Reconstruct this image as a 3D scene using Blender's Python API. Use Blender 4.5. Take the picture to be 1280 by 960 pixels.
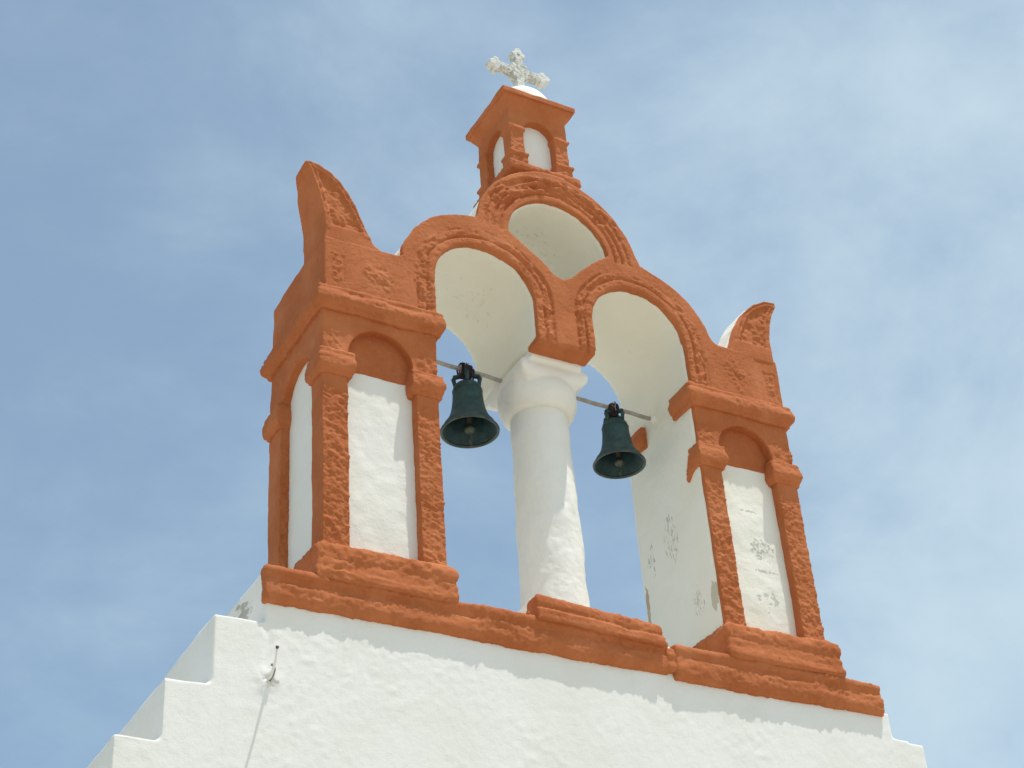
import bpy, bmesh, math, random
import numpy as np
from mathutils import Vector, Matrix
from mathutils.geometry import tessellate_polygon

for o in list(bpy.data.objects):
    bpy.data.objects.remove(o)
scene = bpy.context.scene
COL = scene.collection
R = math.radians

# ------------------------------------------------------------------ camera
cam_d = bpy.data.cameras.new("camera"); cam = bpy.data.objects.new("camera", cam_d); COL.objects.link(cam)
cam_d.sensor_width = 36; cam_d.lens = 2185.5 / 1280 * 36
cam_d.clip_start = .1; cam_d.clip_end = 3000
cam.matrix_world = Matrix.Translation((-4.2624, -6.5228, -3.894)) @ Matrix.Rotation(-.5384, 4, 'Z') @ Matrix.Rotation(2.1783, 4, 'X') @ Matrix.Rotation(-.0789, 4, 'Z')
scene.camera = cam

# ------------------------------------------------------------------ world
SUN = Vector((.88, -1, 4.7)).normalized()
elev = math.asin(SUN.z); az = math.atan2(SUN.x, SUN.y)
w = bpy.data.worlds.new("World"); scene.world = w; w.use_nodes = True
nt = w.node_tree; nt.nodes.clear()
N = nt.nodes.new; L = nt.links.new
out = N('ShaderNodeOutputWorld'); bg = N('ShaderNodeBackground'); bg.inputs[1].default_value = .15
sky = N('ShaderNodeTexSky'); sky.sky_type = 'NISHITA'; sky.sun_disc = False
sky.sun_elevation = elev; sky.sun_rotation = az; sky.air_density = 1.0; sky.dust_density = 1.2; sky.ozone_density = 2.0
tc = N('ShaderNodeTexCoord')
mp = N('ShaderNodeMapping'); mp.inputs['Rotation'].default_value = (R(8), R(-14), R(25)); mp.inputs['Scale'].default_value = (2.6, 3.2, 5.0)
n1 = N('ShaderNodeTexNoise'); n1.inputs['Scale'].default_value = 1.5; n1.inputs['Detail'].default_value = 9; n1.inputs['Roughness'].default_value = .60; n1.inputs['Distortion'].default_value = .25
mp2 = N('ShaderNodeMapping'); mp2.inputs['Location'].default_value = (3.1, .4, 1.7); mp2.inputs['Scale'].default_value = (1.3, 1.3, 1.8)
n2 = N('ShaderNodeTexNoise'); n2.inputs['Scale'].default_value = 1.1; n2.inputs['Detail'].default_value = 3
L(tc.outputs['Generated'], mp.inputs[0]); L(mp.outputs[0], n1.inputs['Vector'])
L(tc.outputs['Generated'], mp2.inputs[0]); L(mp2.outputs[0], n2.inputs['Vector'])
# veil of thin high cloud, thicker towards +x
dot = N('ShaderNodeVectorMath'); dot.operation = 'DOT_PRODUCT'; dot.inputs[1].default_value = (.86, -.4, -.25)
L(tc.outputs['Generated'], dot.inputs[0])
a1 = N('ShaderNodeMath'); a1.operation = 'MULTIPLY_ADD'; a1.inputs[1].default_value = 1.15; a1.inputs[2].default_value = -.05
L(n1.outputs[0], a1.inputs[0])
mp3 = N('ShaderNodeMapping'); mp3.inputs['Rotation'].default_value = (R(20), R(10), R(-15)); mp3.inputs['Scale'].default_value = (1.0, 1.3, 1.5)
n3 = N('ShaderNodeTexNoise'); n3.inputs['Scale'].default_value = 9; n3.inputs['Detail'].default_value = 6; n3.inputs['Roughness'].default_value = .62
L(tc.outputs['Generated'], mp3.inputs[0]); L(mp3.outputs[0], n3.inputs['Vector'])
a0 = N('ShaderNodeMath'); a0.operation = 'MULTIPLY_ADD'; a0.inputs[1].default_value = .34; a0.inputs[2].default_value = -.17; L(n3.outputs[0], a0.inputs[0])
a0b = N('ShaderNodeMath'); a0b.operation = 'ADD'; L(a0.outputs[0], a0b.inputs[0]); L(a1.outputs[0], a0b.inputs[1])
sepd = N('ShaderNodeSeparateXYZ'); L(tc.outputs['Generated'], sepd.inputs[0])
back = N('ShaderNodeMapRange'); back.inputs['From Min'].default_value = .15; back.inputs['From Max'].default_value = -.5; back.inputs['To Min'].default_value = 0; back.inputs['To Max'].default_value = .55  # extra unseen cloud behind the camera, added as neutral fill light
L(sepd.outputs['Y'], back.inputs['Value'])
a0c = N('ShaderNodeMath'); a0c.operation = 'ADD'; L(a0b.outputs[0], a0c.inputs[0]); L(back.outputs[0], a0c.inputs[1])
a2 = N('ShaderNodeMath'); a2.operation = 'MULTIPLY_ADD'; a2.inputs[1].default_value = .55; L(n2.outputs[0], a2.inputs[0]); L(a0c.outputs[0], a2.inputs[2])
a3 = N('ShaderNodeMath'); a3.operation = 'MULTIPLY_ADD'; a3.inputs[1].default_value = 1.05; L(dot.outputs['Value'], a3.inputs[0]); L(a2.outputs[0], a3.inputs[2])
cr = N('ShaderNodeMapRange'); cr.interpolation_type = 'SMOOTHSTEP'
cr.inputs['From Min'].default_value = .32; cr.inputs['From Max'].default_value = 1.28; cr.inputs['To Min'].default_value = .22; cr.inputs['To Max'].default_value = .92
L(a3.outputs[0], cr.inputs['Value'])
mx = N('ShaderNodeMix'); mx.data_type = 'RGBA'; mx.inputs['B'].default_value = (4.3, 5.35, 6.0, 1)
L(cr.outputs[0], mx.inputs['Factor']); 
tn = N('ShaderNodeMix'); tn.data_type = 'RGBA'; tn.blend_type = 'MULTIPLY'; tn.inputs['Factor'].default_value = 1; tn.inputs['B'].default_value = (.93, 1.05, 1.0, 1)
L(sky.outputs[0], tn.inputs['A']); L(tn.outputs['Result'], mx.inputs['A'])
L(mx.outputs['Result'], bg.inputs[0]); L(bg.outputs[0], out.inputs[0])

sd = bpy.data.lights.new("sun", 'SUN'); sd.energy = 4.2; sd.angle = R(.5); sd.color = (1, .975, .92)
so = bpy.data.objects.new("sun", sd); COL.objects.link(so); so.rotation_euler = SUN.to_track_quat('Z', 'Y').to_euler(); so.location = (3, -6, 12)
scene.view_settings.view_transform = 'Standard'; scene.view_settings.look = 'None'
scene.view_settings.exposure = -0.07; scene.view_settings.gamma = 1
scene.view_settings.use_curve_mapping = False
scene.render.engine = 'CYCLES'; scene.cycles.max_bounces = 8; scene.cycles.diffuse_bounces = 5

# ------------------------------------------------------------------ noise
def _hash(ix, iy, iz, seed):
    h = (ix * 374761393 + iy * 668265263 + iz * 2147483647 + seed * 1274126177) & 0xFFFFFFFF
    h = ((h ^ (h >> 13)) * 1274126177) & 0xFFFFFFFF
    h = ((h ^ (h >> 16)) * 2246822519) & 0xFFFFFFFF
    return ((h ^ (h >> 15)) & 0xFFFFFF) / float(0xFFFFFF)
def vnoise(P, seed=0):
    """smooth value noise in [-1,1] at an (n,3) array"""
    I = np.floor(P).astype(np.int64); F = P - I; F = F * F * F * (F * (F * 6 - 15) + 10)
    r = 0
    for dx in (0, 1):
        wx = F[:, 0] if dx else 1 - F[:, 0]
        for dy in (0, 1):
            wy = F[:, 1] if dy else 1 - F[:, 1]
            for dz in (0, 1):
                wz = F[:, 2] if dz else 1 - F[:, 2]
                r = r + wx * wy * wz * _hash(I[:, 0] + dx, I[:, 1] + dy, I[:, 2] + dz, seed)
    return r * 2 - 1
def fbm(P, octs=3, seed=0, gain=.5):
    r = 0; a = 1
    for k in range(octs):
        r = r + a * vnoise(P * 2.03 ** k + 17.3 * k, seed + k); a *= gain
    return r
def sstep(a, b, x):
    t = np.clip((x - a) / (b - a), 0, 1); return t * t * (3 - 2 * t)

# ------------------------------------------------------------------ mesh building
class MB:
    def __init__(s): s.v = []; s.f = []
    def add(s, v, f):
        n = len(s.v); s.v += [tuple(map(float, p)) for p in v]; s.f += [tuple(i + n for i in q) for q in f]; return s
    def box(s, x0, x1, y0, y1, z0, z1):
        v = [(x, y, z) for x in (x0, x1) for y in (y0, y1) for z in (z0, z1)]
        return s.add(v, [(0, 1, 3, 2), (4, 6, 7, 5), (0, 4, 5, 1), (2, 3, 7, 6), (0, 2, 6, 4), (1, 5, 7, 3)])
    def hexa(s, v):   # 8 points: bottom 4 (ccw seen from above) then top 4
        return s.add(v, [(3, 2, 1, 0), (4, 5, 6, 7), (0, 1, 5, 4), (1, 2, 6, 5), (2, 3, 7, 6), (3, 0, 4, 7)])
    def prism(s, loops, y0, y1, axis='y'):
        """outline(s) in a vertical plane, extruded: outer loop and holes"""
        tris = tessellate_polygon([[Vector((a, b, 0)) for a, b in lp] for lp in loops])
        pts = [p for lp in loops for p in lp]; n = len(pts)
        mk = (lambda a, b, t: (a, t, b)) if axis == 'y' else (lambda a, b, t: (t, a, b))
        v = [mk(a, b, y0) for a, b in pts] + [mk(a, b, y1) for a, b in pts]
        f = []
        for t in tris:
            f.append(tuple(t)); f.append(tuple(i + n for i in reversed(t)))
        k = 0
        for lp in loops:
            m = len(lp)
            for i in range(m):
                j = (i + 1) % m; f.append((k + i, k + j, k + j + n, k + i + n))
            k += m
        return s.add(v, f)
    def lathe(s, prof, cx, cy, seg=48, cap=True):
        v = []; f = []
        for r, z in prof:
            for k in range(seg):
                a = 2 * math.pi * k / seg; v.append((cx + r * math.cos(a), cy + r * math.sin(a), z))
        for i in range(len(prof) - 1):
            for k in range(seg):
                j = (k + 1) % seg; f.append((i * seg + k, i * seg + j, (i + 1) * seg + j, (i + 1) * seg + k))
        if cap:
            f.append(tuple(reversed(range(seg)))); f.append(tuple((len(prof) - 1) * seg + k for k in range(seg)))
        return s.add(v, f)
    def tube(s, path, rad, seg=12):
        P = [Vector(p) for p in path]; v = []; f = []
        rr = rad if isinstance(rad, (list, tuple)) else [rad] * len(P)
        for i, p in enumerate(P):
            d = (P[min(i + 1, len(P) - 1)] - P[max(i - 1, 0)]).normalized()
            u = d.cross(Vector((0.3, .2, 1)) if abs(d.z) < .9 else Vector((1, 0, 0))).normalized(); q = d.cross(u)
            for k in range(seg):
                a = 2 * math.pi * k / seg; v.append(p + (u * math.cos(a) + q * math.sin(a)) * rr[i])
        for i in range(len(P) - 1):
            for k in range(seg):
                j = (k + 1) % seg; f.append((i * seg + k, i * seg + j, (i + 1) * seg + j, (i + 1) * seg + k))
        f.append(tuple(reversed(range(seg)))); f.append(tuple((len(P) - 1) * seg + k for k in range(seg)))
        return s.add(v, f)
    def mesh(s, name):
        me = bpy.data.meshes.new(name); me.from_pydata(s.v, [], s.f)
        bm = bmesh.new(); bm.from_mesh(me)
        bmesh.ops.recalc_face_normals(bm, faces=bm.faces[:]); bm.to_mesh(me); bm.free()
        return me

def link(name, me, mat, parent=None, smooth=True):
    me.name = name
    o = bpy.data.objects.new(name, me); COL.objects.link(o)
    me.materials.clear(); me.materials.append(mat)
    if smooth:
        me.polygons.foreach_set('use_smooth', [True] * len(me.polygons))
    if parent:
        o.parent = parent
        root = parent
        while root.parent: root = root.parent
        if o.parent == root: o.matrix_parent_inverse = Matrix.Translation(root.location).inverted()
    return o

def sculpt(name, mb, mat, parent=None, voxel=.01, smooth=5, disp=None, factor=.5, warp=None):
    """hand-plastered solid: union of the pieces, softened edges, then lumps pushed along the normal"""
    me = mb.mesh(name + '_src')
    t = bpy.data.objects.new('t', me); COL.objects.link(t)
    m = t.modifiers.new('r', 'REMESH'); m.mode = 'VOXEL'; m.voxel_size = voxel; m.adaptivity = 0
    if smooth:
        m = t.modifiers.new('s', 'SMOOTH'); m.factor = factor; m.iterations = smooth
    dg = bpy.context.evaluated_depsgraph_get(); dg.update()
    nm = bpy.data.meshes.new_from_object(t.evaluated_get(dg))
    bpy.data.objects.remove(t); bpy.data.meshes.remove(me)
    n = len(nm.vertices); P = np.empty(n * 3); nm.vertices.foreach_get('co', P); P = P.reshape(-1, 3)
    Nn = np.empty(n * 3); nm.vertices.foreach_get('normal', Nn); Nn = Nn.reshape(-1, 3)
    if warp is not None: P = warp(P)
    if disp is not None:
        h = disp(P, Nn)
        P = P + Nn * h[:, None]
        nm.vertices.foreach_set('co', P.ravel()); nm.update()
    return link(name, nm, mat, parent)

def roll(z0, z1, e, k=6, rr=None):
    """slices (z0, z1, protrusion) of a rounded roll"""
    rr = rr or min((z1 - z0) / 2, e); o = []; zm = (z0 + z1) / 2; hz = (z1 - z0) / 2
    for i in range(k):
        a = z0 + (z1 - z0) * i / k; b = z0 + (z1 - z0) * (i + 1) / k
        t = ((a + b) / 2 - zm) / hz
        o.append((a - .0005, b + .0005, e - rr * (1 - math.sqrt(max(0, 1 - t * t * .97)))))
    return o

def tag(o, label=None, cat=None, group=None, kind=None):
    if label: o['label'] = label
    if cat: o['category'] = cat
    if group: o['group'] = group
    if kind: o['kind'] = kind
def thing(name, label, cat, loc, group=None):
    e = bpy.data.objects.new(name, None); COL.objects.link(e); e.location = loc; e.empty_display_size = .2
    tag(e, label, cat, group); return e

# ---- displacement recipes
def soft(amp=.003, seed=1, big=.004):
    def f(P, Nn):
        return big * fbm(P * 4.5, 2, seed) + amp * fbm(P * 16, 3, seed + 7)
    return f
def hacked(P, seed, k=1.0):
    """trowel dabs: short slanting ridges across the face"""
    Q = P.copy(); warp = vnoise(P * 9, seed + 50) * .03
    u = P[:, 0] + P[:, 1] * .8
    Q[:, 0] = u * 21; Q[:, 1] = P[:, 1] * 6; Q[:, 2] = (P[:, 2] + .45 * u + warp) * 52
    a = 1 - np.abs(vnoise(Q, seed)) * 2
    b = fbm(P * 40, 3, seed + 3, .6)
    return k * (.0030 * a + .0042 * b + .0022 * fbm(P * 95, 2, seed + 5))
def front(Nn): return sstep(.45, .85, -Nn[:, 1])
def rough_front(seed, zlo=-9, zhi=9, k=1.0):
    base = soft(.0015, seed, .0025)
    def f(P, Nn):
        m = front(Nn) * sstep(zlo - .03, zlo + .03, P[:, 2]) * (1 - sstep(zhi - .03, zhi + .03, P[:, 2]))
        m = m * (.65 + .35 * sstep(-.4, .3, vnoise(P * 6, seed + 9)))
        return base(P, Nn) + m * hacked(P, seed, k)
    return f
def lumpy(seed, k=1.0):
    """mouldings pressed by hand: long ripples, chips, fine crumbs"""
    def f(P, Nn):
        Q = P * np.array([7., 7., 30.])
        return k * (.0040 * fbm(P * 5, 2, seed) + .0020 * fbm(P * 85, 2, seed + 13) + .0040 * fbm(Q, 2, seed + 4) + .0046 * fbm(P * 42, 3, seed + 8, .6) * sstep(-.5, .4, vnoise(P * 5, seed + 11)))
    return f

# ------------------------------------------------------------------ materials
def mat_base(name):
    m = bpy.data.materials.new(name); m.use_nodes = True; t = m.node_tree
    return m, t, t.nodes['Principled BSDF'], t.nodes.new, t.links.new
def noise(t, co, scale, detail=4, rough=.6, stretch=None, loc=None, rot=None):
    n = t.nodes.new('ShaderNodeTexNoise'); n.inputs['Scale'].default_value = scale; n.inputs['Detail'].default_value = detail; n.inputs['Roughness'].default_value = rough
    if stretch or loc or rot:
        m = t.nodes.new('ShaderNodeMapping')
        if stretch: m.inputs['Scale'].default_value = stretch
        if loc: m.inputs['Location'].default_value = loc
        if rot: m.inputs['Rotation'].default_value = rot
        t.links.new(co, m.inputs[0]); co = m.outputs[0]
    t.links.new(co, n.inputs['Vector']); return n.outputs[0]
def ramp(t, v, a, b, lo=0., hi=1.):
    m = t.nodes.new('ShaderNodeMapRange'); m.interpolation_type = 'SMOOTHSTEP'
    m.inputs['From Min'].default_value = a; m.inputs['From Max'].default_value = b
    m.inputs['To Min'].default_value = lo; m.inputs['To Max'].default_value = hi
    t.links.new(v, m.inputs['Value']); return m.outputs[0]
def mathn(t, op, a, b):
    m = t.nodes.new('ShaderNodeMath'); m.operation = op
    for i, x in enumerate((a, b)):
        if isinstance(x, (int, float)): m.inputs[i].default_value = x
        else: t.links.new(x, m.inputs[i])
    return m.outputs[0]
def mixc(t, fac, a, b):
    m = t.nodes.new('ShaderNodeMix'); m.data_type = 'RGBA'
    for k, x in (('Factor', fac), ('A', a), ('B', b)):
        if isinstance(x, tuple): m.inputs[k].default_value = (*x, 1)
        elif isinstance(x, (int, float)): m.inputs[k].default_value = x
        else: t.links.new(x, m.inputs[k])
    return m.outputs['Result']
def bumpn(t, h, strength, dist, prev=None):
    b = t.nodes.new('ShaderNodeBump'); b.inputs['Strength'].default_value = strength; b.inputs['Distance'].default_value = dist
    t.links.new(h, b.inputs['Height'])
    if prev: t.links.new(prev, b.inputs['Normal'])
    return b.outputs[0]

def terracotta():
    m, t, bs, N, L = mat_base('terracotta_paint')
    co = N('ShaderNodeTexCoord').outputs['Object']
    c = mixc(t, ramp(t, noise(t, co, 3.2, 5, .6), .35, .68), (.44, .124, .038), (.53, .168, .060))
    c = mixc(t, ramp(t, noise(t, co, 11, 6, .7, (1, 1, .35)), .56, .78, 0, .4), c, (.37, .085, .024))
    c = mixc(t, ramp(t, noise(t, co, 45, 6, .8), .50, .78, 0, .55), c, (.60, .25, .125))
    c = mixc(t, ramp(t, noise(t, co, 5, 6, .75, (1, 1, .5), (4, 1, 7)), .52, .74, 0, .45), c, (.56, .215, .10))
    c = mixc(t, ramp(t, noise(t, co, 14, 6, .8, (1.6, 1.6, .25), (1, 8, 3)), .60, .80, 0, .5), c, (.27, .07, .028))
    c = mixc(t, ramp(t, noise(t, co, 26, 3, .5, None, (5, 2, 1)), .73, .78, 0, .7), c, (.13, .05, .03))
    L(c, bs.inputs['Base Color']); bs.inputs['Roughness'].default_value = .85; bs.inputs['Specular IOR Level'].default_value = .2
    b = bumpn(t, noise(t, co, 110, 6, .8), .8, .006)
    b = bumpn(t, noise(t, co, 30, 5, .6), .35, .008, b)
    L(b, bs.inputs['Normal']); return m
def whitewash(name, spots=(), tint=(.80, .772, .715), grime=.35, bump=1.0, drips=False):
    m, t, bs, N, L = mat_base(name)
    tcn = N('ShaderNodeTexCoord'); co = tcn.outputs['Object']
    c = mixc(t, ramp(t, noise(t, co, 2.3, 5, .6), .38, .7), tint, tuple(x * y for x, y in zip(tint, (.965, .955, .92))))
    c = mixc(t, ramp(t, noise(t, co, 9, 6, .72), .6, .8, 0, grime), c, tuple(x * y for x, y in zip(tint, (.84, .82, .72))))
    c = mixc(t, ramp(t, noise(t, co, 75, 3, .6), .70, .76, 0, grime * .9), c, (.36, .34, .29))
    if drips:
        dn = ramp(t, noise(t, co, 5, 6, .75, (1.8, 1, .16), (2, 2, 2)), .54, .80, 0, .22)
        c = mixc(t, dn, c, tuple(x * y for x, y in zip(tint, (.80, .77, .66))))
        c = mixc(t, ramp(t, noise(t, co, 34, 5, .75), .66, .72, 0, .4), c, (.46, .43, .36))
    for (cx, cy, cz), (rx, ry, rz), col, sc, th, wd, stretch in spots:
        mp = N('ShaderNodeMapping'); mp.vector_type = 'POINT'
        mp.inputs['Location'].default_value = (-cx / rx, -cy / ry, -cz / rz); mp.inputs['Scale'].default_value = (1 / rx, 1 / ry, 1 / rz)
        L(co, mp.inputs[0])
        ln = N('ShaderNodeVectorMath'); ln.operation = 'LENGTH'; L(mp.outputs[0], ln.inputs[0])
        fall = ramp(t, ln.outputs['Value'], .35, 1.05, 1, 0)
        nz = noise(t, co, sc, 5, .7, stretch, (cx * 7, cy * 5, cz * 3))
        msk = mathn(t, 'MULTIPLY_ADD', fall, .5); 
        s = mathn(t, 'ADD', nz, mathn(t, 'MULTIPLY', fall, .42))
        c = mixc(t, mathn(t, 'MULTIPLY', ramp(t, s, th, th + wd), .85 if wd < .035 else .55), c, col)
    L(c, bs.inputs['Base Color']); bs.inputs['Roughness'].default_value = .85; bs.inputs['Specular IOR Level'].default_value = .25
    b = bumpn(t, noise(t, co, 150, 4, .6), .3 * bump, .003)
    b = bumpn(t, noise(t, co, 42, 5, .65), .4 * bump, .006, b)
    b = bumpn(t, noise(t, co, 9, 5, .65), .22 * bump, .010, b)
    L(b, bs.inputs['Normal']); return m

ORANGE = terracotta()
DIRT = (.17, .155, .12)
WHITE = whitewash('whitewash')
WHITE_WALL = whitewash('whitewash_wall', drips=True, spots=[
    ((-1.73, .32, -.12), (.05, .3, .14), (.20, .15, .10), 22, .83, .06, (1, .6, 1.4)),
    ((-1.73, .50, -.18), (.05, .14, .12), (.12, .11, .09), 30, .84, .05, None),
    ((-1.70, 0, -.56), (.06, .05, .05), (.30, .24, .18), 40, .86, .06, None)], tint=(.81, .785, .74), bump=.75)
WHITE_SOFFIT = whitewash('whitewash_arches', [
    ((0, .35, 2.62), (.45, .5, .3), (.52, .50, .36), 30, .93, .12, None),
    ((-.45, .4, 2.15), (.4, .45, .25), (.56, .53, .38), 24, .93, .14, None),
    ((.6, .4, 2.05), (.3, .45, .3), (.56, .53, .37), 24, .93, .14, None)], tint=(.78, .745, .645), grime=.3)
WHITE_PIER = whitewash('whitewash_scuffed', [
    ((.8, .37, .90), (.08, .14, .34), DIRT, 40, .93, .09, (1, 1.6, .45)),
    ((.8, .58, .86), (.08, .07, .25), DIRT, 42, .93, .09, (1, 1.6, .5)),
    ((.8, .055, .385), (.04, .055, .13), (.50, .45, .33), 16, .75, .02, (1, 3, .8)),
    ((.8, .20, .42), (.04, .12, .20), DIRT, 46, .94, .09, (1, 1.6, .5)),
    ((.8, .67, .62), (.06, .03, .25), (.42, .30, .20), 20, .80, .03, (1, 1, .6)),
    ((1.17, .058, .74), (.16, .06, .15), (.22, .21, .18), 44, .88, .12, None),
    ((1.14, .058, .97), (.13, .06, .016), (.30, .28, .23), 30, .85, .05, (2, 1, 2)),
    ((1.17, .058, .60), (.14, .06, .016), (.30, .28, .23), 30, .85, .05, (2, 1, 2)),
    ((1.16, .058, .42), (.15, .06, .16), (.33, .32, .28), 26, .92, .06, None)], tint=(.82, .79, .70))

# ------------------------------------------------------------------ ground
def ground_mat():
    m, t, bs, N, L = mat_base('pale_paving')
    co = N('ShaderNodeTexCoord').outputs['Object']
    v = N('ShaderNodeTexVoronoi'); v.feature = 'DISTANCE_TO_EDGE'; v.inputs['Scale'].default_value = 1.6; L(co, v.inputs['Vector'])
    v2 = N('ShaderNodeTexVoronoi'); v2.inputs['Scale'].default_value = 1.6; L(co, v2.inputs['Vector'])
    c = mixc(t, noise(t, co, 2, 5, .6), (.38, .345, .275), (.48, .44, .355))
    c = mixc(t, ramp(t, v.outputs['Distance'], .03, .05, 1, 0), c, (.62, .60, .54))
    L(c, bs.inputs['Base Color']); bs.inputs['Roughness'].default_value = .85
    L(bumpn(t, noise(t, co, 20, 5, .6), .5, .01), bs.inputs['Normal']); return m
ZG = -5.5
g = MB(); g.add([(-800, -800, ZG), (800, -800, ZG), (800, 800, ZG), (-800, 800, ZG)], [(0, 1, 2, 3)])
go = link('ground', g.mesh('ground'), ground_mat(), None, False); tag(go, kind='structure')

# ------------------------------------------------------------------ chapel wall (stepped gable) and nave
church = thing('church_wall', 'whitewashed stepped gable wall under the terracotta bell gable, rough plaster with a hook on it', 'wall', (0, .33, ZG))
def stepped():
    right = [(1.745, .0), (1.747, -.15), (1.79, -.16), (1.79, -.298), (1.998, -.302), (1.995, -.61), (2.20, -.615), (2.21, -.90), (2.42, -.905), (2.43, -1.2), (2.63, -1.21), (2.64, -1.55)]
    left = [(-1.742, -.002), (-1.732, -.275), (-1.968, -.272), (-1.974, -.603), (-2.175, -.611), (-2.18, -.89), (-2.375, -.90), (-2.385, -1.2), (-2.6, -1.21), (-2.61, -1.55)]
    return right, left
r_, l_ = stepped()
mb = MB(); mb.prism([[(-2.61, -2.2)] + l_[::-1] + r_ + [(2.64, -2.2)]], .0, .665)
def wall_disp(P, Nn):
    edge = sstep(.25, .8, Nn[:, 2])
    f = front(Nn)
    d = .0014 * fbm(P * 2.2, 2, 3) + .0007 * fbm(P * 26, 3, 5) + f * .0022 * np.maximum(0, fbm(P * 40, 2, 6)) * sstep(0, .5, vnoise(P * 2.5, 8))
    d += edge * .003 * fbm(P * np.array([9, 5, 3]), 2, 12)
    # old crack line running down from the first step and a plug of plaster round the hook
    cx = -1.715 + .02 * vnoise(P * 14, 21)
    d += -.006 * f * np.exp(-((P[:, 0] - cx) / .012) ** 2) * sstep(-.5, -.45, P[:, 2]) * (1 - sstep(-.3, -.26, P[:, 2]))
    rr = np.hypot(P[:, 0] + 1.715, P[:, 2] + .555)
    d += f * (.010 * np.exp(-(rr / .05) ** 2) * (1 + vnoise(P * 60, 3)) - .012 * np.exp(-((P[:, 0] + 1.728) / .012) ** 2 - ((P[:, 2] + .545) / .01) ** 2))
    return d
sculpt('upper_wall', mb, WHITE_WALL, church, .0125, 2, wall_disp)
mb = MB(); mb.box(-2.61, 2.64, .003, .66, ZG - .2, -2.19)
link('lower_wall', mb.mesh('x'), WHITE_WALL, church, False)
mb = MB(); mb.box(-2.5, 2.5, .66, 9, ZG - .2, -2.4)
link('nave', mb.mesh('x'), WHITE, church, False)
mb = MB(); mb.prism([[(2.35 * math.cos(a), -2.42 + 1.45 * math.sin(a)) for a in [math.pi * k / 32 for k in range(33)]]], .665, 9.0)
link('roof', mb.mesh('x'), WHITE, church, False)

# ------------------------------------------------------------------ bell gable
gable = thing('bell_gable', 'terracotta and white bell gable with three arches, two horned piers and a lantern', 'bell gable', (0, .35, 0))
D = .70

# long moulding along the wall head: two lengths meeting at a crack
def moulding(x0, x1, dz, seed, y1=.022):
    mb = MB()
    for z0, z1, e in roll(-.172, -.050, .037, 8, .026) + [(-.178, -.15, .022), (-.06, -.03, .026)] + roll(-.042, .001, .042, 4, .014):
        mb.box(x0, x1, -e, y1, z0, z1)
    for i in range(len(mb.v)):
        x, y, z = mb.v[i]; mb.v[i] = (x, y, z + dz)
    base = lumpy(seed, .95)
    def f(P, Nn):
        return base(P, Nn) + .004 * vnoise(P * np.array([3., 1, 1]), seed + 2)
    return sculpt('base_moulding', mb, ORANGE, gable, .0085, 4, f)
moulding(-1.747, .402, 0, 31)
moulding(.438, 1.750, -.012, 37)
mb = MB(); mb.box(.385, .455, -.035, .55, -.16, -.03)
sculpt('joint_fill', mb, ORANGE, gable, .009, 4, lumpy(41, .8))

def arc(cx, cz, r, a0, a1, n):
    return [(cx + r * math.cos(R(a0 + (a1 - a0) * k / n)), cz + r * math.sin(R(a0 + (a1 - a0) * k / n))) for k in range(n + 1)]

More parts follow.
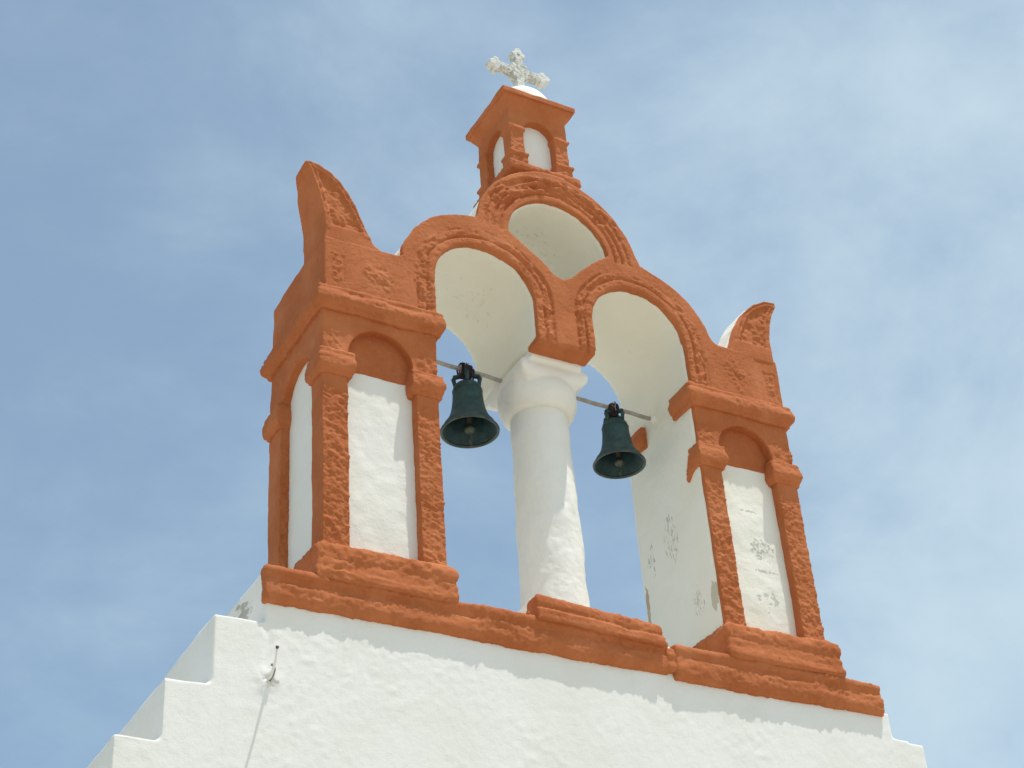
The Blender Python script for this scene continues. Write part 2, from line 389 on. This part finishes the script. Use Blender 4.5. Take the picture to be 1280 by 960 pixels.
def pier(s):
    """s=-1 left pier, +1 right pier; X(a) takes distance from the axis, so 1.45 is the outer face"""
    def bx(m, a0, a1, y0, y1, z0, z1):
        x0, x1 = sorted((a0 * s, a1 * s)); m.box(x0, x1, y0, y1, z0, z1)
    sd_ = 100 if s < 0 else 200
    mb = MB()
    bx(mb, .865, 1.402, .058, D - .08, .0, 1.62)
    bx(mb, .803, .90, .022, D, .0, 1.66)
    bx(mb, .88, 1.42, .60, D - .02, .0, 1.62)
    core = sculpt('pier', mb, WHITE_PIER if s > 0 else WHITE, gable, .012, 3, soft(.0016, sd_ + 1, .003))
    core['label'] = 'white core with recessed panels'
    # pilasters: both front corners, rear outer corner
    for k, (a0, a1, y0, y1) in enumerate(((1.315, 1.452, 0, .14), (.808, .935, 0, .066), (1.36, 1.452, .55, .705))):
        mb = MB(); bx(mb, a0, a1, y0, y1, .08, 1.24)
        sculpt('pilaster', mb, ORANGE, core, .0050, 3, rough_front(sd_ + 10 + k, .12, 1.10))
    # front niche head
    cx = 1.13 * s
    x0, x1 = sorted((.808 * s, 1.451 * s))
    hr = .180
    mb = MB(); mb.prism([[(x0, 1.22), (cx - hr, 1.22)] + [(px, pz) for px, pz in arc(cx, 1.322, hr, 180, 0, 20)] + [(cx + hr, 1.22), (x1, 1.22), (x1, 1.63), (x0, 1.63)]], 0, .062)
    base = soft(.002, sd_ + 20, .004)
    def f(P, Nn, base=base, sd_=sd_):
        ax = np.abs(P[:, 0] - cx)
        m = front(Nn) * sstep(.19, .22, ax) * (1 - sstep(1.43, 1.47, P[:, 2]))
        return base(P, Nn) + m * hacked(P, sd_ + 21, .9)
    sculpt('niche_arch', mb, ORANGE, core, .0065, 3, f)
    mb = MB(); bx(mb, .90, 1.345, .051, .12, 1.252, 1.60)
    sculpt('tympanum', mb, ORANGE, core, .009, 2, soft(.0025, sd_ + 22, .003))
    # outer side niche head
    xa, xb = sorted((1.375 * s, 1.4515 * s))
    mb = MB(); mb.prism([[(.003, 1.22), (.14, 1.22), (.14, 1.24)] + arc(.345, 1.24, .205, 180, 0, 20) + [(.55, 1.22), (.703, 1.22), (.703, 1.63), (.003, 1.63)]], xa, xb, 'x')
    sculpt('side_niche_arch', mb, ORANGE, core, .008, 3, soft(.0022, sd_ + 23, .004))
    # capitals
    for k, (a0, a1, y0, y1) in enumerate(((1.29, 1.452, 0, .15), (.803, .958, 0, .09), (1.35, 1.452, .54, .703))):
        mb = MB()
        ii = (.0, .0) if k != 1 else (.0, 0)
        e_in = .012 if k != 1 else 0
        ei, eo, ef, eb = ((.010, .032, .034, .014), (.024, .012, .034, 0), (0, .034, .014, .03))[k]
        for z0, z1, e in roll(1.190, 1.282, 1.0, 7, .55) + roll(1.279, 1.308, .74, 3, .2):
            bx(mb, a0 - ei * e, a1 + eo * e, y0 - ef * e, y1 + eb * e, z0, z1)
        bx(mb, a0 + (.002 if k != 1 else -.012), a1 + (.018 if k != 1 else .002), y0 - .010 if k < 2 else y0, y1, 1.166, 1.21)
        if k == 1:   # the roll turns the corner and dies away in a drooping tongue
            mb.hexa([(s * a, y, z) for a, y, z in ((.775, .07, 1.165), (.83, .07, 1.165), (.83, .135, 1.115), (.785, .135, 1.115), (.775, .07, 1.28), (.83, .07, 1.28), (.83, .125, 1.20), (.785, .125, 1.20))])
        sculpt('capital', mb, ORANGE, core, .0065, 5, lumpy(sd_ + 30 + k, .75))
    # cornice: rolls right round outside, only stubs on the inner face
    mb = MB()
    for (z0, z1, e) in roll(1.592, 1.676, .045, 7, .026) + [(1.566, 1.61, .018), (1.66, 1.70, .022)] + roll(1.679, 1.706, .036, 3, .010):
        ii = e * .9
        bx(mb, .803 - ii, 1.452 + e, -e, .185, z0, z1)
        bx(mb, 1.20, 1.452 + e, .1, D + e, z0, z1)
        bx(mb, .803 - ii, 1.452 + e, D - .225, D + e, z0, z1)
    sculpt('cornice', mb, ORANGE, core, .0075, 4, lumpy(sd_ + 40, .75))
    # pier base
    mb = MB()
    for z0, z1, e in roll(.088, .180, .050, 7, .028) + roll(.040, .094, .046, 4, .014) + roll(-.02, .046, .052, 4, .014):
        bx(mb, .820 - e, 1.458 + e, -e, D + e, z0, z1)
    bx(mb, .806, 1.47, -.012, D + .01, .165, .20)
    sculpt('pier_base', mb, ORANGE, core, .0085, 4, lumpy(sd_ + 50, 1.0))
    return core
pier(-1); pier(1)

# ---- arcade (white masonry) with the painted facing in front
CL = (-.495, 1.955); CR = (.49, 1.955); CC = (.01, 2.43)
def arcade_loops(rin, rL, rR, rC, e, zb, xo, zp, up=0):
    """rin inner radius of side arches, rL/rR/rC outer radii, e hole growth, zb bottom, xo outer x, zp pier-block top"""
    o = [(-xo, zb), (-xo, zp), (-1.03, zp), (-.995, zp + .012)]
    o += arc(*CL, rL, 172 - 8, 93, 14)
    o += [(-.522, 2.478)]
    cc = arc(*CC, rC, 172, 12, 30)
    o += [(x, z + .022 * math.exp(-((x - .0) / .2) ** 2)) for x, z in cc]
    o += [(.556, 2.470), (.60, 2.452)]
    o += arc(*CR, rR, 74, 14, 14)
    o += [(1.0, zp + .014), (1.03, zp), (xo, zp), (xo, zb)]
    o += [(CR[0] + rin + .004, zb)] + arc(*CR, rin, 0, 180, 28) + [(.180, 1.80 + up), (.178, 1.745 + up), (-.186, 1.72 + up), (-.185, 1.80 + up)] + arc(*CL, rin, 0, 180, 28) + [(CL[0] - rin - .002, zb)]
    # central opening
    h = []
    a0 = arc(*CC, .332 + e, 178, 6, 24)
    h += a0 + [(.333, 2.472 - e), (.235, 2.395 - e), (.145, 2.312 - e), (.065, 2.225 - e), (.01, 2.193 - e), (-.045, 2.21 - e), (-.11, 2.285 - e), (-.19, 2.345 - e), (-.312, 2.440 - e)]
    return [o, h]
mb = MB(); mb.prism(arcade_loops(.3085, .516, .498, .524, -.003, 1.60, 1.30, 2.02, .03), .008, D)
def soffit_disp(P, Nn):
    return .004 * fbm(P * 3.5, 2, 71) + .0014 * fbm(P * 14, 3, 72)
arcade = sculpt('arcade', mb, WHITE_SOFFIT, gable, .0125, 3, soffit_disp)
for s in (-1, 1):
    x0, x1 = sorted((1.06 * s, 1.449 * s))
    mb = MB(); mb.prism([[(x0, 1.62), (x1, 1.62), (x1, 2.045), (x0, 2.045)]], .004, D + .003)
    sculpt('parapet_block', mb, ORANGE, arcade, .011, 3, soft(.002, 77 + s, .006))

lp = arcade_loops(.311, .522, .505, .531, 0, 1.62, 1.447, 2.03)
mb = MB(); mb.prism(lp, -.024, .014)
mb.box(-.184, .176, -.020, .112, 1.722, 1.762)
def facing_disp(P, Nn):
    x, z = P[:, 0], P[:, 2]
    f = front(Nn)
    d = .0032 * fbm(P * 4.5, 2, 81) + .0012 * fbm(P * 22, 3, 82)
    wob = .008 * vnoise(P * 7, 83)
    h = np.zeros(len(P)); rough = np.zeros(len(P))
    for c, R0, R1, sx in ((CL, .311, .52, 1), (CR, .311, .503, -1)):
        r = np.where(z > c[1], np.hypot(x - c[0], z - c[1]), np.abs(x - c[0])) + wob
        ins = (np.abs(x - c[0]) < .52) & (z > 1.70) & (r < R1)
        side = (z < c[1] + .12) & (np.sign(x - c[0]) != sx) & (z > 0)
        # nearest arch only: skip where central arch owns the surface
        own = ins
        th = np.arctan2(z - c[1], (x - c[0]) * sx)          # 0 on the column side, pi on the pier side
        hau = 1 - sstep(.7, 1.3, th)                       # the haunch next to the column carries two grooves
        g = np.exp(-((r - (R0 + .056)) / .0085) ** 2)
        g2 = np.exp(-((r - (R0 + .108)) / .009) ** 2)
        lip = sstep(.0, .02, r - R0) * (1 - sstep(.045, .055, r - R0))
        h += own * (-.013 * g * (.7 + .5 * vnoise(P * 9, 84)) - .010 * g2 * hau + .004 * lip)
        Q = np.stack([(r - R0) * 55, th * 6.5 + vnoise(P * 8, 87), np.zeros(len(P))], 1)
        ledge = sstep(.056, .062, r - R0) * (1 - sstep(.10, .13, r - R0))
        h += own * ledge * (.0075 * vnoise(Q, 88) + .005 * vnoise(Q * np.array([1, 3., 1]), 89)) * (.35 + .65 * hau + .5 * sstep(2., 2.6, th))
        rough = np.maximum(rough, own * (sstep(.0, .02, r - R0) * (1 - sstep(.09, .13, r - R0))) * (.32 + .3 * hau))
    r = np.hypot(x - CC[0], z - CC[1]) + wob
    own = (z > 2.40) & (r > .33) & (np.hypot(x - CL[0], z - CL[1]) > .50) & (np.hypot(x - CR[0], z - CR[1]) > .49)
    for k, (rr, a) in enumerate(((.045, .012), (.092, .011), (.138, .009))):
        h += own * (-a * np.exp(-((r - (.335 + rr)) / .010) ** 2))
    top = sstep(2.58, 2.74, z + .12 * (.1 - x))
    th = np.arctan2(z - CC[1], x - CC[0])
    Q = np.stack([(r - .335) * 34, th * 5.5 + vnoise(P * 6, 90), np.zeros(len(P))], 1)
    bandm = own * sstep(.03, .05, r - .335) * (1 - sstep(.15, .185, r - .335))
    h += bandm * top * (.013 * vnoise(Q, 94) + .008 * vnoise(Q * 2.3, 96))
    rough = np.maximum(rough, bandm * (.35 + .45 * top))
    # pressed rosettes and framed strips on the pier blocks
    for sx in (-1, 1):
        rough = np.maximum(rough, .85 * (1 - sstep(.03, .12, np.hypot(x - sx * 1.13, (z - 1.84) * .8) + .03 * vnoise(P * 14, 103))))
        bxm = sstep(0, .012, .035 - np.abs(x - sx * .885)) * sstep(0, .012, .09 - np.abs(z - 1.80))
        fr = np.exp(-((np.abs(x - sx * .885) - .042) / .008) ** 2) * (np.abs(z - 1.80) < .10)
        h += -.006 * fr; rough = np.maximum(rough, bxm * .8)
        fr = np.exp(-((np.abs(x - sx * 1.375) - .035) / .008) ** 2) * (np.abs(z - 1.84) < .09)
        h += -.004 * fr; rough = np.maximum(rough, sstep(0, .012, .03 - np.abs(x - sx * 1.375)) * (np.abs(z - 1.84) < .09) * .8)
    d += f * (h + rough * (.006 * fbm(P * 30, 3, 85) + .0045 * fbm(P * 70, 2, 86)))
    return d + .0028 * fbm(P * 24, 2, 101) * (1 - f) + f * .0011 * fbm(P * 95, 2, 102)
sculpt('painted_facing', mb, ORANGE, arcade, .0054, 3, facing_disp)

# ---- horns
HL_out = [(-1.449, 2.00), (-1.443, 2.069), (-1.452, 2.218), (-1.481, 2.334), (-1.521, 2.462), (-1.560, 2.512)]
HL_in = [(-1.53, 2.526), (-1.497, 2.522), (-1.416, 2.486), (-1.346, 2.425), (-1.300, 2.356), (-1.254, 2.273), (-1.227, 2.212), (-1.191, 2.127), (-1.160, 2.060), (-1.115, 2.030), (-1.04, 2.022), (-1.04, 2.0)]
HR_out = [(1.434, 2.00), (1.434, 2.144), (1.451, 2.268), (1.484, 2.383), (1.530, 2.468)]
HR_in = [(1.528, 2.498), (1.446, 2.487), (1.346, 2.428), (1.275, 2.354), (1.213, 2.242), (1.171, 2.126), (1.134, 2.040), (1.09, 2.024), (1.04, 2.018), (1.04, 2.0)]
def dist_poly(P2, pts):
    d = np.full(len(P2), 9.)
    for (ax, az), (bx_, bz) in zip(pts[:-1], pts[1:]):
        vx, vz = bx_ - ax, bz - az; L2 = vx * vx + vz * vz
        t = np.clip(((P2[:, 0] - ax) * vx + (P2[:, 1] - az) * vz) / L2, 0, 1)
        d = np.minimum(d, np.hypot(P2[:, 0] - ax - t * vx, P2[:, 1] - az - t * vz))
    return d
def horn_taper(P):
    f = np.interp(P[:, 2], [2.0, 2.2, 2.32, 2.42, 2.47, 2.50, 2.53], [1, .96, .86, .74, .58, .42, .25])
    y = P[:, 1]; P = P.copy(); P[:, 1] = np.where(y > .03, .03 + (y - .03) * f, y); return P
def horn(o, i, seed, s, white_back, y1=.275):
    outline = o + i
    mb = MB(); mb.prism([outline], -.022, .05)
    # body behind, held back on the inner curve where the white skin lies
    off = [(x - .010 * (-s) * -1 if False else x + (.010 * s), z - .006) if white_back else (x, z) for x, z in i]
    mb.prism([o + off], .03, y1)
    pts = np.array(outline)
    base = soft(.0018, seed, .004)
    line = outline + [outline[0]]
    upper = [p for p in outline if p[1] > 2.03]
    def f(P, Nn):
        P2 = P[:, [0, 2]]; dd = dist_poly(P2, upper) + .006 * vnoise(P * 12, seed + 5)
        fr = front(Nn)
        field = sstep(.030, .042, dd) * sstep(2.115, 2.13, P[:, 2] - .0 + .3 * (P[:, 0] - 1.3 * s) * -s * 0)
        rim = (1 - sstep(.030, .042, dd)) * sstep(2.06, 2.12, P[:, 2])
        return base(P, Nn) + fr * (-.013 * field + field * (.0065 * fbm(P * 24, 3, seed + 3) + .003 * fbm(P * 60, 2, seed)) + rim * .005 * fbm(P * 30, 2, seed + 6)
                                   - .008 * np.exp(-((dd - .018) / .006) ** 2) * sstep(2.15, 2.2, P[:, 2]))
    h = sculpt('horn', mb, ORANGE, gable, .0060, 4, f, warp=horn_taper)
    if white_back:
        n = [(x, z) for x, z in i if z > 2.0]
        inner = [(x + .035 * s, z - .02) for x, z in n]
        mb = MB(); mb.prism([[(x - .003 * s, z + .003) for x, z in n] + inner[::-1]], .052, y1 + .004)
        sculpt('inner_face', mb, WHITE, h, .009, 2, soft(.0015, seed + 9, .003), warp=horn_taper)
    return h
horn(HL_out, HL_in, 301, -1, True)
horn(HR_out, HR_in, 321, 1, True, .20)

# ---- middle column
def whitecol(P, Nn):
    return .005 * fbm(P * 5, 2, 91) + .0035 * fbm(P * np.array([12, 12, 9]), 3, 92) * (1 - sstep(.9, 1.2, P[:, 2]) * .5) + .0012 * fbm(P * 40, 2, 93)
mb = MB(); mb.lathe([(.182, .05), (.178, .3), (.172, .7), (.165, 1.1), (.158, 1.46), (.15, 1.5)], 0, .355, 64)
col = sculpt('column', mb, WHITE, gable, .010, 3, whitecol)
mb = MB()
mb.lathe([(.150, 1.462), (.180, 1.464), (.203, 1.495), (.222, 1.54), (.227, 1.58), (.222, 1.612), (.205, 1.636), (.19, 1.65), (.19, 1.70)], 0, .355, 64)
for z0, z1, e in roll(1.60, 1.735, .213, 11, .085):
    mb.box(-e, e, .355 - e - .015, .355 + e, z0, z1)
mb.box(-.165, .158, .105, .67, 1.70, 1.77)
sculpt('column_capital', mb, WHITE, col, .0075, 16, soft(.0022, 95, .005))
mb = MB(); mb.hexa([(-.352, .01, -.05), (.355, .01, -.05), (.355, .62, -.05), (-.352, .62, -.05), (-.352, .01, .122), (.355, .01, .058), (.355, .62, .058), (-.352, .62, .112)])
sculpt('column_plinth', mb, WHITE, col, .011, 3, soft(.002, 97, .004))
mb = MB()
def wedge(m, x0, x1, y0, y1, za0, zb0, za1, zb1):
    m.hexa([(x0, y0, za0), (x1, y0, zb0), (x1, y1, zb0), (x0, y1, za0), (x0, y0, za1), (x1, y0, zb1), (x1, y1, zb1), (x0, y1, za1)])
for z0, z1, e in roll(.050, .130, .056, 8, .036):
    wedge(mb, -.300 - e, .310 + e, -e, .05, z0, z0 - .045, z1, z1 - .048)
wedge(mb, -.350, .366, -.046, .09, .020, -.01, .075, .035)
wedge(mb, -.356, .372, -.062, .09, -.02, -.04, .040, .005)
sculpt('plinth_moulding', mb, ORANGE, gable, .0075, 4, lumpy(99, 1.0))

# ---- lantern
LX, LY, LH = -.012, .25, .20
def lantern():
    x0, x1, y0, y1 = LX - LH, LX + LH, LY - LH, LY + LH
    mb = MB(); mb.box(x0 + .052, x1 - .052, y0 + .058, y1 - .052, 2.9, 3.55)
    body = sculpt('lantern', mb, WHITE, gable, .010, 2, soft(.0015, 400, .002))
    for k, (cx, cy) in enumerate(((x0, y0), (x1, y0), (x0, y1), (x1, y1))):
        dx = 1 if cx == x0 else -1; dy = 1 if cy == y0 else -1
        mb = MB()
        def b(e, wd, z0, z1):
            xs = sorted((cx - dx * e, cx + dx * wd)); ys = sorted((cy - dy * e, cy + dy * wd)); mb.box(xs[0], xs[1], ys[0], ys[1], z0, z1)
        b(0, .094, 3.04, 3.42); b(.012, .104, 3.345, 3.372); b(.010, .105, 3.06, 3.15); b(.02, .108, 3.135, 3.158)
        sculpt('lantern_pilaster', mb, ORANGE, body, .0065, 3, rough_front(410 + k, 3.0, 3.4, .9))
    mb = MB()
    def head(a, z=3.352, r=.106): return arc(a, z, r, 180, 0, 14)
    for (ya, yb) in ((y0 + .002, y0 + .078), (y1 - .078, y1 - .002)):
        mb.prism([[(x0, 3.34), (LX - .106, 3.34)] + head(LX) + [(LX + .106, 3.34), (x1, 3.34), (x1, 3.56), (x0, 3.56)]], ya, yb)
    for (xa, xb) in ((x0 + .002, x0 + .078), (x1 - .078, x1 - .002)):
        mb.prism([[(y0, 3.34), (LY - .106, 3.34)] + head(LY) + [(LY + .106, 3.34), (y1, 3.34), (y1, 3.56), (y0, 3.56)]], xa, xb, 'x')
    # flare up to the roof
    def fr(m, e0, z0, e1, z1):
        m.hexa([(LX - e0, LY - e0, z0), (LX + e0, LY - e0, z0), (LX + e0, LY + e0, z0), (LX - e0, LY + e0, z0), (LX - e1, LY - e1, z1), (LX + e1, LY - e1, z1), (LX + e1, LY + e1, z1), (LX - e1, LY + e1, z1)])
    fr(mb, LH - .003, 3.505, .245, 3.60)
    sculpt('lantern_arches', mb, ORANGE, body, .0065, 3, soft(.0022, 420, .003))
    mb = MB(); mb.box(LX - .252, LX + .252, LY - .25, LY + .25, 3.592, 3.636)
    slab = sculpt('roof_slab', mb, ORANGE, body, .0075, 3, soft(.0018, 430, .004))
    mb = MB(); mb.lathe([(.225, 3.60), (.225, 3.66), (.205, 3.73), (.165, 3.80), (.11, 3.85), (.05, 3.875)], LX + .012, LY + .01, 40)
    sculpt('dome', mb, WHITE, body, .010, 3, soft(.002, 440, .004))
    mb = MB(); mb.box(LX - .240, LX + .240, LY - .24, LY + .25, 2.995, 3.055)
    mb.box(LX - .215, LX + .215, LY - .212, LY + .225, 3.04, 3.075)
    sculpt('lantern_base', mb, ORANGE, body, .0075, 4, lumpy(450, .7))
lantern()

# ---- cross
crossr = thing('cross', 'weathered white stone cross with knobbed ends standing on the lantern dome', 'cross', (.01, .26, 3.86))
mb = MB()
cz = 4.075; cxx = .012
yA, yB = .228, .290
def disc(x, z, r, n=20): mb.prism([[(x + r * math.cos(2 * math.pi * k / n), z + r * math.sin(2 * math.pi * k / n)) for k in range(n)]], yA, yB)
mb.box(cxx - .031, cxx + .031, yA, yB, 3.84, cz + .15)
mb.box(cxx - .19, cxx + .19, yA, yB, cz - .027, cz + .027)
for ex, ez, ux, uz in ((-.205, 0, 1, 0), (.205, 0, 1, 0), (0, .175, 0, 1)):
    sg = 1 if ex + ez > 0 else -1
    disc(cxx + ex + sg * .018 * ux, cz + ez + .022 * uz, .030)
    for q in (-1, 1):
        disc(cxx + ex - sg * .012 * ux + q * .034 * uz, cz + ez - .012 * uz + q * .036 * ux, .023)
for q in (-1, 1):
    for r2 in (-1, 1): disc(cxx + q * .047, cz + r2 * .047, .018)
disc(cxx, cz, .046)
STONE = whitewash('lichened_whitewash', [
    ((0, .26, 4.1), (.4, .1, .3), (.24, .23, .19), 38, .86, .10, None)], tint=(.70, .69, .645), grime=.7, bump=1.8)
def cross_disp(P, Nn): return .0015 * fbm(P * 24, 2, 61) + .0012 * fbm(P * 60, 2, 62)
mb.v = [(cxx + (x - cxx) * .87, y, cz + (z - cz) * (.87 if z > cz - .06 else 1)) for x, y, z in mb.v]
sculpt('cross_body', mb, STONE, crossr, .0045, 3, cross_disp)

# ------------------------------------------------------------------ bell rods
def metal_mat(name, c1, c2, rough=.5, metallic=.6, scale=14, bump=.4, spec=None):
    m, t, bs, N, L = mat_base(name)
    co = N('ShaderNodeTexCoord').outputs['Object']
    c = mixc(t, ramp(t, noise(t, co, scale, 6, .7), .38, .66), c1, c2)
    if spec: c = mixc(t, ramp(t, noise(t, co, scale * 3, 4, .6, None, (3, 1, 4)), .62, .72, 0, .6), c, spec)
    L(c, bs.inputs['Base Color']); bs.inputs['Roughness'].default_value = rough; bs.inputs['Metallic'].default_value = metallic
    L(bumpn(t, noise(t, co, scale * 7, 4, .6), bump, .003), bs.inputs['Normal']); return m
ROD = metal_mat('weathered_grey_rod', (.30, .265, .225), (.42, .38, .33), .75, .0, 20)
BRONZE = metal_mat('verdigris_bronze', (.012, .036, .040), (.028, .070, .068), .6, .2, 16, .35, (.04, .075, .06))
BRONZE_LIP = metal_mat('bronze_bare_rim', (.03, .05, .05), (.09, .10, .075), .45, .5, 20)
WIRE = metal_mat('rusty_wire', (.016, .008, .014), (.045, .018, .022), .75, .2, 60)
RUST = metal_mat('rusty_iron', (.06, .035, .025), (.12, .07, .045), .7, .3, 30)
RY = .38
for x0, x1, z0, z1, lab, lump in ((-.83, -.13, 1.722, 1.697, 'grey rod from the left pier to the column, the left bell hanging on it', -.215),
                            (.10, .83, 1.712, 1.700, 'grey rod from the column to the right pier, the right bell hanging on it', .795)):
    mb = MB(); n = 16
    mb.tube([(x0 + (x1 - x0) * k / n, RY + .002 * math.sin(k), z0 + (z1 - z0) * k / n + .0015 * math.sin(k * 1.7)) for k in range(n + 1)], .0125, 12)
    o = link('bell_rod', mb.mesh('x'), ROD); tag(o, lab, 'rod', 'rods carrying the bells')
# plaster lumps where the rods are set in, and the old ridge on the right jamb
mb = MB(); mb.tube([(.775, .38, 1.70), (.80, .38, 1.70), (.84, .38, 1.70)], [.014, .026, .03])
sculpt('rod_socket', mb, WHITE, gable, .006, 4, soft(.003, 63, .003))
mb = MB(); mb.tube([(.803, .40, 1.74), (.808, .30, 1.78), (.812, .22, 1.815)], [.012, .018, .012])
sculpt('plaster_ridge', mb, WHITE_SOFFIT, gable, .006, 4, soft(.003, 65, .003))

# ------------------------------------------------------------------ bells
def bell(name, label, loc, s, rz, seed):
    e = thing(name, label, 'bell', loc, 'bells hanging in the arches')
    e.rotation_euler = (0, 0, rz); e.scale = (s, s, s)
    def part(nm, m, mat, par=None):
        o = link(nm, m.mesh('x'), mat); o.parent = par or e; return o
    Z = -.098   # top of the bell below the rod
    outer = [(.004, Z), (.045, Z - .001), (.066, Z - .008), (.077, Z - .022), (.081, Z - .040), (.083, Z - .07), (.086, Z - .11), (.091, Z - .15), (.099, Z - .19), (.111, Z - .222), (.126, Z - .25), (.140, Z - .268), (.143, Z - .274), (.1445, Z - .280), (.152, Z - .290), (.159, Z - .303)]
    inner = [(.157, Z - .309), (.150, Z - .309), (.138, Z - .290), (.120, Z - .262), (.102, Z - .232), (.090, Z - .20), (.082, Z - .15), (.076, Z - .09), (.070, Z - .045), (.055, Z - .02), (.004, Z - .016)]
    m = MB(); m.lathe(outer + inner, 0, 0, 72, False); b = part('bell_body', m, BRONZE)
    m = MB(); m.lathe([(.1595, Z - .302), (.1625, Z - .306), (.1615, Z - .312), (.153, Z - .3145), (.1435, Z - .307), (.1435, Z - .302)], 0, 0, 72, False)
    m.f += [(5 * 72 + k, 5 * 72 + (k + 1) % 72, (k + 1) % 72, k) for k in range(72)]
    part('rim', m, BRONZE_LIP, b)
    m = MB(); m.lathe([(.0805, Z - .043), (.0845, Z - .046), (.0845, Z - .050), (.082, Z - .054), (.0805, Z - .0535)], 0, 0, 72, False)
    m.f += [(4 * 72 + k, 4 * 72 + (k + 1) % 72, (k + 1) % 72, k) for k in range(72)]
    part('band', m, BRONZE, b)
    # crown: four outward bowed loops and a middle post
    for k in range(4):
        a = R(45 + 90 * k); dx, dy = math.cos(a), math.sin(a)
        m = MB(); pr = [(.062, Z - .012), (.069, Z + .014), (.073, Z + .036), (.066, Z + .052), (.048, Z + .056), (.030, Z + .062), (.014, Z + .074)]
        m.tube([(r * dx, r * dy, z) for r, z in pr], [.014, .011, .013, .015, .013, .012, .012], 10)
        part('crown_loop', m, BRONZE)
    m = MB(); m.tube([(0, 0, Z - .004), (0, 0, Z + .05), (0, 0, Z + .082)], [.018, .012, .013], 12); part('crown_post', m, BRONZE)
    # wire bound round rod and crown
    rnd = random.Random(seed); m = MB()
    for k in range(9):
        xo = -.036 + .009 * k + rnd.uniform(-.003, .003); lo = -.045 - rnd.random() * .03; rr = .018 + rnd.random() * .012
        pts = []
        for j in range(13):
            t = 2 * math.pi * j / 12
            yy = math.sin(t) * (rr + .006); zz = math.cos(t)
            zz = rr + .002 if zz > .9 else (zz * rr if zz > 0 else -lo * zz * 1.0)
            pts.append((xo + rnd.uniform(-.003, .003) + .004 * math.sin(t), yy, zz + rnd.uniform(-.002, .002)))
        m.tube(pts, .0055, 7)
    for k in range(5):
        x = rnd.uniform(-.03, .03); m.tube([(x, -.012, .015), (x + rnd.uniform(-.01, .01), -.018, .03), (x + rnd.uniform(-.015, .015), -.012 + rnd.uniform(-.01, .01), .036)], .0032, 6)
    c0 = len(m.v); m.lathe([(.004, -.052), (.024, -.045), (.033, -.025), (.034, 0), (.030, .018), (.018, .030), (.004, .033)], 0, 0, 20, False)
    m.v[c0:] = [(x * 1.15 + .006 * math.sin(23 * z * 9 + x * 90), y * .9 + .005 * math.sin(x * 140 + z * 60), z + .004 * math.sin(x * 120 + y * 150)) for x, y, z in m.v[c0:]]
    part('binding_wire', m, WIRE)
    m = MB(); m.tube([(-.05, -.003, .013), (-.054, -.014, -.004), (-.052, -.01, -.022), (-.058, -.012, -.05)], .0018, 6)
    m.tube([(-.047, 0, .0125), (-.050, -.013, .003), (-.046, -.006, -.014), (-.049, .010, -.004), (-.047, 0, .0125)], .0018, 6)
    part('loose_string', m, ROD)
    m = MB(); m.tube([(0, 0, Z - .012), (.001, 0, Z - .14), (.002, 0, Z - .265)], [.013, .012, .014], 10)
    c = part('clapper', m, RUST)
    m = MB(); m.lathe([(.003, Z - .045 - .215), (.014, Z - .045 - .219), (.028, Z - .045 - .232), (.032, Z - .045 - .246), (.028, Z - .045 - .260), (.014, Z - .045 - .270), (.009, Z - .045 - .276), (.011, Z - .045 - .30), (.010, Z - .045 - .325), (.004, Z - .045 - .335)], 0.002, 0, 20); part('clapper_ball', m, BRONZE_LIP, c)
    m = MB(); m.tube([(.002 + .007 * math.cos(t), 0, Z - .045 - .337 - .007 + .007 * math.sin(t)) for t in [2 * math.pi * k / 10 for k in range(11)]], .002, 6); part('clapper_ring', m, RUST, c)
    return e
bell('bell', 'larger dark green bell hanging in the left arch, partly behind the left pier', (-.428, RY, 1.708), 1.0, R(18), 1)
bell('bell', 'smaller dark green bell hanging in the right arch near the white jamb', (.522, RY, 1.700), .93, R(62), 2)

# ------------------------------------------------------------------ hook in the wall
hk = thing('wall_hook', 'thin white painted hook with rusty tip sticking out of the stepped wall', 'hook', (-1.713, 0, -.549))
mb = MB(); mb.tube([(-1.713, .02, -.549), (-1.713, -.03, -.545), (-1.716, -.07, -.525), (-1.722, -.11, -.50), (-1.732, -.15, -.468)], [.008, .0065, .0055, .005, .005], 10)
link('shank', mb.mesh('x'), WHITE, hk)
mb = MB(); mb.tube([(-1.732, -.149, -.469), (-1.7335, -.156, -.463)], [.0065, .0075], 10)
link('tip', mb.mesh('x'), RUST, hk)
mb = MB(); mb.tube([(-1.708, -.004, -.553), (-1.700, -.022, -.535), (-1.695, -.03, -.51), (-1.700, -.03, -.49), (-1.708, -.025, -.485)], .0065, 8)
link('bent_nail', mb.mesh('x'), metal_mat('grey_nail', (.16, .17, .18), (.26, .27, .28), .6, .3), hk)
